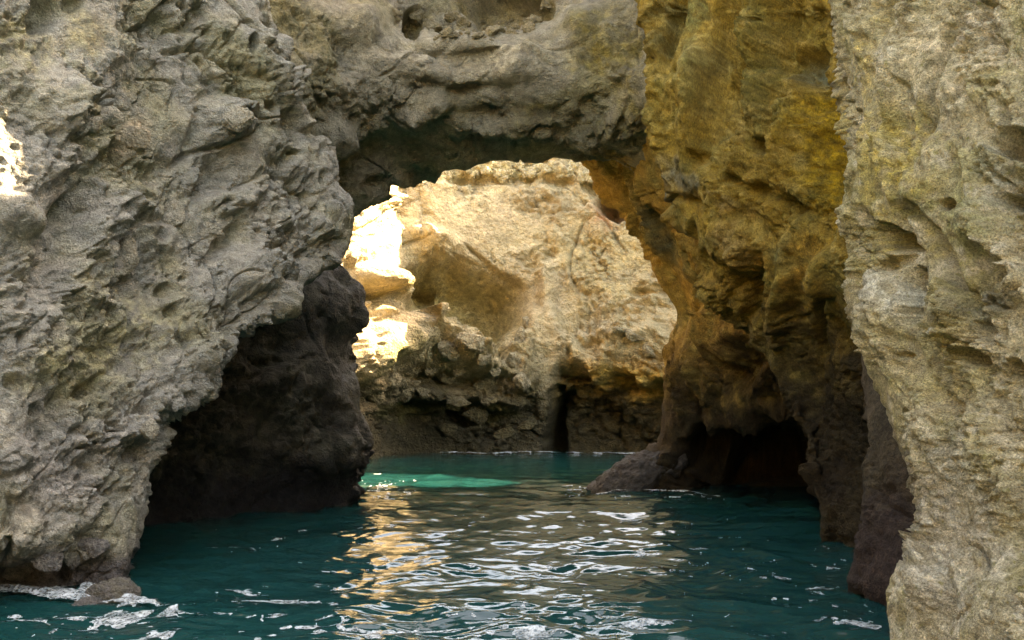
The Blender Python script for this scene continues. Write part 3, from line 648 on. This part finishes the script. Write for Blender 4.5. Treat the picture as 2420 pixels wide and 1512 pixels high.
# nodules on the lower ledge
for k, (px, py, w, h) in enumerate(((1060, 825, 34, 26), (1110, 815, 38, 30), (1145, 850, 24, 18), (1015, 880, 22, 14), (1050, 895, 26, 18), (1090, 880, 20, 16), (1130, 905, 28, 16), (980, 905, 22, 16), (1000, 930, 24, 14), (1165, 880, 22, 18),
                                    (1225, 800, 24, 30), (1215, 850, 26, 24), (1235, 900, 24, 26), (1240, 760, 18, 16), (930, 900, 22, 20), (960, 935, 26, 16), (1080, 940, 34, 18), (1120, 975, 36, 22), (1150, 940, 20, 14), (1500, 800, 30, 16),
                                    (1530, 830, 26, 20), (1465, 780, 22, 12), (1010, 985, 28, 14), (920, 990, 30, 16), (1060, 1010, 26, 16), (1190, 1020, 30, 18), (1250, 1010, 26, 20), (890, 940, 26, 20))):
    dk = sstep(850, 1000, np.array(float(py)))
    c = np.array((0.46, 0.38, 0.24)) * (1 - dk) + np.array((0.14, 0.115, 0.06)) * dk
    stone_on(back, 'cove_cliff', px, py, w, h, M_back, tuple(c), tuple(c * .7), k + 60.7, level=4, rough=.34, sink=.45)
# rubble lying on the lip of the arch
for k in range(40):
    px = 935 + (k * 37.7) % 370 + rs.uniform(-6, 6)
    base = np.interp(px, [930, 1000, 1090, 1180, 1270, 1330], [70, 92, 98, 90, 64, 20])
    py = base - rs.uniform(-2, 48); w = rs.uniform(6, 13) if k % 3 else rs.uniform(16, 30)
    stone_on(arch, 'rock_arch', px, py, w, w * rs.uniform(.6, 1.0), M_arch, (0.34, 0.29, 0.20), (0.27, 0.22, 0.12), k + 120.2, level=4, rough=.45, sink=.5)
# blocks set in the left cliff
stone_on(left, 'limestone_cliff', 318, 325, 44, 48, M_left, (0.52, 0.41, 0.28), (0.46, 0.38, 0.27), 201.0, sink=.55, level=5, rough=.16, name='block', depth=.6, spin=8)['label'] = 'smooth pinkish block set in the grey rock'
for k, (px, py, w, h) in enumerate(((262, 275, 34, 30), (225, 292, 22, 26), (575, 280, 44, 40), (505, 545, 34, 22), (300, 595, 30, 60), (410, 505, 40, 44), (350, 1010, 26, 30), (120, 1320, 40, 34), (225, 1295, 36, 30), (45, 1345, 66, 46))):
    stone_on(left, 'limestone_cliff', px, py, w, h, M_left, (0.39, 0.35, 0.27) if py < 1200 else (0.30, 0.27, 0.235), (0.45, 0.39, 0.29) if py < 1200 else (0.19, 0.17, 0.155), k + 210.5, sink=.5, level=5, rough=.32, depth=.6)

def boulder(px, D, z, size, seed, c1, c2, label, rot=0, level=6, rough=.3, group=None):
    me = stone_mesh('boulder', size, level, seed, rough, c1, c2, cut=.25)
    o = link('boulder', me, M_dark if c1[0] < .12 else M_left, None, label=label, category='boulder')
    o.location = W(px, D, z); o.rotation_euler = (0, math.radians(rot), (seed * 0.37) % 0.5)
    return o
boulder(1512, 20.4, 0.30, (1.35, 0.8, 0.55), 11.7, (0.075, 0.064, 0.055), (0.11, 0.095, 0.082), 'rounded dark boulder sloping into the water at the right foot of the arch', rot=-22)
boulder(1440, 20.6, 0.02, (0.62, 0.5, 0.26), 5.4, (0.06, 0.048, 0.042), (0.085, 0.070, 0.06), 'low wet rock barely above the water beside the dark boulder', level=5)
boulder(262, 7.6, 0.02, (0.24, 0.2, 0.17), 2.3, (0.20, 0.175, 0.13), (0.17, 0.15, 0.13), 'grey boulder washed by foam at the foot of the left cliff', level=6)
boulder(205, 7.35, -0.02, (0.16, 0.14, 0.10), 9.2, (0.19, 0.17, 0.15), (0.15, 0.135, 0.12), 'small grey stone in the foam next to the washed boulder', level=5)

# ------------------------------------------------------------------ WATER
def waves(x, y):
    p = np.stack([x, y * 1.0, np.zeros_like(x)], 1)
    q = p + 0.35 * vnoise(p / 1.3, 1)
    far = np.clip(14 / np.maximum(y, 3), 0.25, 1.3)
    h = 0.105 * perlin(q * (0.34, 0.60, 1) + 3)
    h = h + 0.060 * (0.4 - np.abs(perlin(q * (0.75, 1.35, 1) + 7)) * 1.7)
    h = h + 0.024 * (0.4 - np.abs(perlin(q * (2.2, 3.8, 1) + 17)) * 1.7)
    h = h + 0.0075 * perlin(q * (5.5, 9.0, 1) + 27)
    return h * (0.55 + 0.45 * np.minimum(far, 1))
py = np.concatenate([np.linspace(660, 428.2, 420)])
ang = PITCH - np.arctan((py - 320) / FPX)
yy = CAM_Z / np.tan(-ang[ang < -0.012]); yy = yy[yy < 75]
yy = np.concatenate([[-600, -200, -60, -20, -6, 0, 2, 3.4], yy[yy > 3.6], [90, 150, 400, 1500]])
uu = np.concatenate([[-60, -12, -3, -1.4], np.linspace(-0.95, 0.95, 620), [1.4, 3, 12, 60]])
Y, U = np.meshgrid(yy, uu, indexing='ij')
X = U * np.maximum(np.abs(Y), 3.4)
Z = waves(X.ravel(), Y.ravel()).reshape(X.shape)
me = grid_mesh('sea_water', np.stack([X, Y, Z], -1))
mw = bpy.data.materials.new('sea_water'); mw.use_nodes = True; nt = mw.node_tree
b = nt.nodes['Principled BSDF']
b.inputs['Base Color'].default_value = (0.002, 0.034, 0.032, 1)
b.inputs['Roughness'].default_value = 0.06; b.inputs['IOR'].default_value = 1.34
geo = N_(nt, 'ShaderNodeNewGeometry'); mp = N_(nt, 'ShaderNodeMapping'); mp.inputs['Scale'].default_value = (1, 1.9, 1)
nt.links.new(geo.outputs['Position'], mp.inputs['Vector'])
nz = N_(nt, 'ShaderNodeTexNoise'); nz.inputs['Scale'].default_value = 4; nz.inputs['Detail'].default_value = 4
nt.links.new(mp.outputs[0], nz.inputs['Vector'])
bp = N_(nt, 'ShaderNodeBump'); bp.inputs['Strength'].default_value = 0.35; bp.inputs['Distance'].default_value = 0.02
nt.links.new(nz.outputs[0], bp.inputs['Height']); nt.links.new(bp.outputs[0], b.inputs['Normal'])
water = link('sea_water', me, mw, kind='structure', label='dark teal rippled sea water filling the cave channel and the cove')
# ------------------------------------------------------------------ FOAM
mf = bpy.data.materials.new('sea_foam'); mf.use_nodes = True
fb = mf.node_tree.nodes['Principled BSDF']
fb.inputs['Base Color'].default_value = (0.48, 0.53, 0.53, 1); fb.inputs['Roughness'].default_value = 0.6
ff = mf.node_tree
fn = N_(ff, 'ShaderNodeTexNoise'); fn.inputs['Scale'].default_value = 9; fn.inputs['Detail'].default_value = 6
fr = N_(ff, 'ShaderNodeValToRGB'); fr.color_ramp.elements[0].color = (0.20, 0.23, 0.23, 1); fr.color_ramp.elements[1].color = (0.66, 0.70, 0.70, 1)
fr.color_ramp.elements[0].position = .35; fr.color_ramp.elements[1].position = .62
fg = N_(ff, 'ShaderNodeNewGeometry'); ff.links.new(fg.outputs['Position'], fn.inputs['Vector'])
ff.links.new(fn.outputs[0], fr.inputs[0]); ff.links.new(fr.outputs[0], fb.inputs['Base Color'])

fb.inputs['Alpha'].default_value = 1
fa = N_(ff, 'ShaderNodeTexNoise'); fa.inputs['Scale'].default_value = 26; fa.inputs['Detail'].default_value = 5; fa.inputs['Roughness'].default_value = .7
fm = N_(ff, 'ShaderNodeMapRange'); fm.inputs[1].default_value = .38; fm.inputs[2].default_value = .60; fm.inputs[3].default_value = .12; fm.inputs[4].default_value = .9
ff.links.new(fg.outputs['Position'], fa.inputs['Vector']); ff.links.new(fa.outputs[0], fm.inputs[0]); ff.links.new(fm.outputs[0], fb.inputs['Alpha'])

def masked_sheet(name, X, Y, Z, keep, mat, **props):
    nv, nu = X.shape
    idx = np.arange(nv * nu).reshape(nv, nu)
    kq = keep[:-1, :-1] & keep[:-1, 1:] & keep[1:, 1:] & keep[1:, :-1]
    q = np.stack([idx[:-1, :-1], idx[:-1, 1:], idx[1:, 1:], idx[1:, :-1]], -1)[kq]
    used = np.unique(q); remap = np.zeros(nv * nu, np.int64); remap[used] = np.arange(len(used))
    V = np.stack([X.ravel(), Y.ravel(), Z.ravel()], 1)[used]; q = remap[q].astype(np.int32)
    me = bpy.data.meshes.new(name)
    me.vertices.add(len(V)); me.vertices.foreach_set('co', V.reshape(-1).astype(np.float32))
    me.loops.add(q.size); me.loops.foreach_set('vertex_index', q.ravel())
    me.polygons.add(len(q)); me.polygons.foreach_set('loop_start', np.arange(0, q.size, 4, dtype=np.int32))
    me.polygons.foreach_set('use_smooth', np.ones(len(q), bool)); me.update(calc_edges=True)
    return link(name, me, mat, **props)

fy = CAM_Z / np.tan(np.arctan((np.linspace(650, 462, 520) - 320) / FPX) - PITCH)
fu = np.linspace(-0.75, 0.62, 1250)
FY, FU = np.meshgrid(fy, fu, indexing='ij'); FX = FU * FY
fz = waves(FX.ravel(), FY.ravel()).reshape(FX.shape)
fp = np.stack([FX.ravel(), FY.ravel(), np.zeros(FX.size)], 1)
pp = project(np.stack([FX.ravel(), FY.ravel(), fz.ravel()], 1))
fw = fp + 0.25 * vnoise(fp / 0.6, 2)
streak = fbm(fw * (1.3, 3.0, 1) + 4, 4, .6)
fleck = 0.62 - worley(fw * (5.5, 9.0, 1))[0] + 0.5 * fbm(fp * 9, 2)
gate = fbm(fp * (0.8, 1.3, 1) + 60, 2)
dens = np.zeros(len(fp))
def area(px, py, rx, ry, w): 
    global dens
    dens = np.maximum(dens, w * np.clip(1.25 - np.hypot((pp[:, 0] - px) / rx, (pp[:, 1] - py) / ry), 0, 1))
area(200, 1480, 480, 80, .95); area(600, 1480, 420, 80, .75); area(1250, 1470, 330, 70, .62); area(1500, 1290, 260, 90, .55); area(1050, 1330, 330, 120, .45); area(620, 1270, 220, 40, .3)
area(1420, 1160, 130, 22, 1.0); area(1620, 1172, 120, 14, .8); area(300, 1425, 130, 30, 1.0); area(1850, 1400, 300, 120, .25); area(920, 1150, 90, 45, .9)
lc = worley(fw * (4.4, 7.5, 1) + 0.5 * vnoise(fp * 3, 1)); lace = (lc[1] - lc[0]) < 0.20 + 0.25 * fbm(fp * 2.2, 2)
keep = (((streak + 0.5 * gate > 0.40 - 0.46 * dens) & lace) | (streak + 0.5 * gate > 0.62 - 0.44 * dens) | (fleck + .35 * gate > 0.60 - 0.26 * dens)) & (dens > 0.05)
# wash along the foot of the left cliff: a low breaking swell
line = np.interp(pp[:, 0], [-100, 0, 60, 130, 180, 205, 240, 290, 340, 380], [1396, 1397, 1403, 1412, 1412, 1400, 1404, 1418, 1430, 1440])
wd = pp[:, 1] - line - 10 * fbm(fp * 4, 3)
wash = (np.abs(wd) < np.interp(pp[:, 0], [-50, 100, 220, 330, 400], [9, 11, 17, 8, 2])) & (pp[:, 0] < 400)
keep |= wash
lift = np.exp(-(wd / 16) ** 2) * (pp[:, 0] < 420) * 0.05 * (1 + fbm(fp * 7, 3))
foam = masked_sheet('sea_foam', FX, FY, fz + (0.006 + lift).reshape(FX.shape), keep.reshape(FX.shape), mf, kind='stuff', label='broken white foam flecks and streaks drifting on the near water')
# breakers where the water meets the cove cliff and the dark cave
def ribbon(pts, w, seed, label):
    pts = np.array(pts, float); n = 260
    t = np.linspace(0, len(pts) - 1, n); c = catmull(pts, t)
    s_ = np.linspace(-1, 1, 9)
    X = c[:, 0:1] + 0 * s_; Y = c[:, 1:2] + s_ * w; 
    a = np.stack([X.ravel() + seed, Y.ravel(), 0 * X.ravel()], 1)
    nn = fbm(a * 1.6, 3).reshape(X.shape)
    Z = waves(X.ravel(), Y.ravel()).reshape(X.shape) + 0.03 + (0.10 * w / .4) * (1 - s_ ** 2) * (0.6 + nn)
    return masked_sheet('breaking_foam', X, Y, Z, (np.abs(s_)[None] < 0.72 + 1.8 * nn), mf, kind='stuff', label=label)
ribbon([W(px, d, 0)[:3] for px, d in ((1040, 44.3), (1100, 44.6), (1160, 44.8), (1230, 45.4), (1290, 45.4), (1350, 45.6), (1420, 45.0), (1500, 44.0))], .4, 3, 'thin white line of surf along the foot of the cove cliff')
ribbon([W(px, d, 0)[:3] for px, d in ((1400, 20.2), (1440, 19.7), (1500, 19.2), (1560, 18.9), (1620, 18.6), (1700, 18.3))], .12, 9, 'thin surf line under the dark cave mouth on the right')
print('tris', sum(len(o.data.polygons) for o in sc.objects if o.type == 'MESH') * 2)
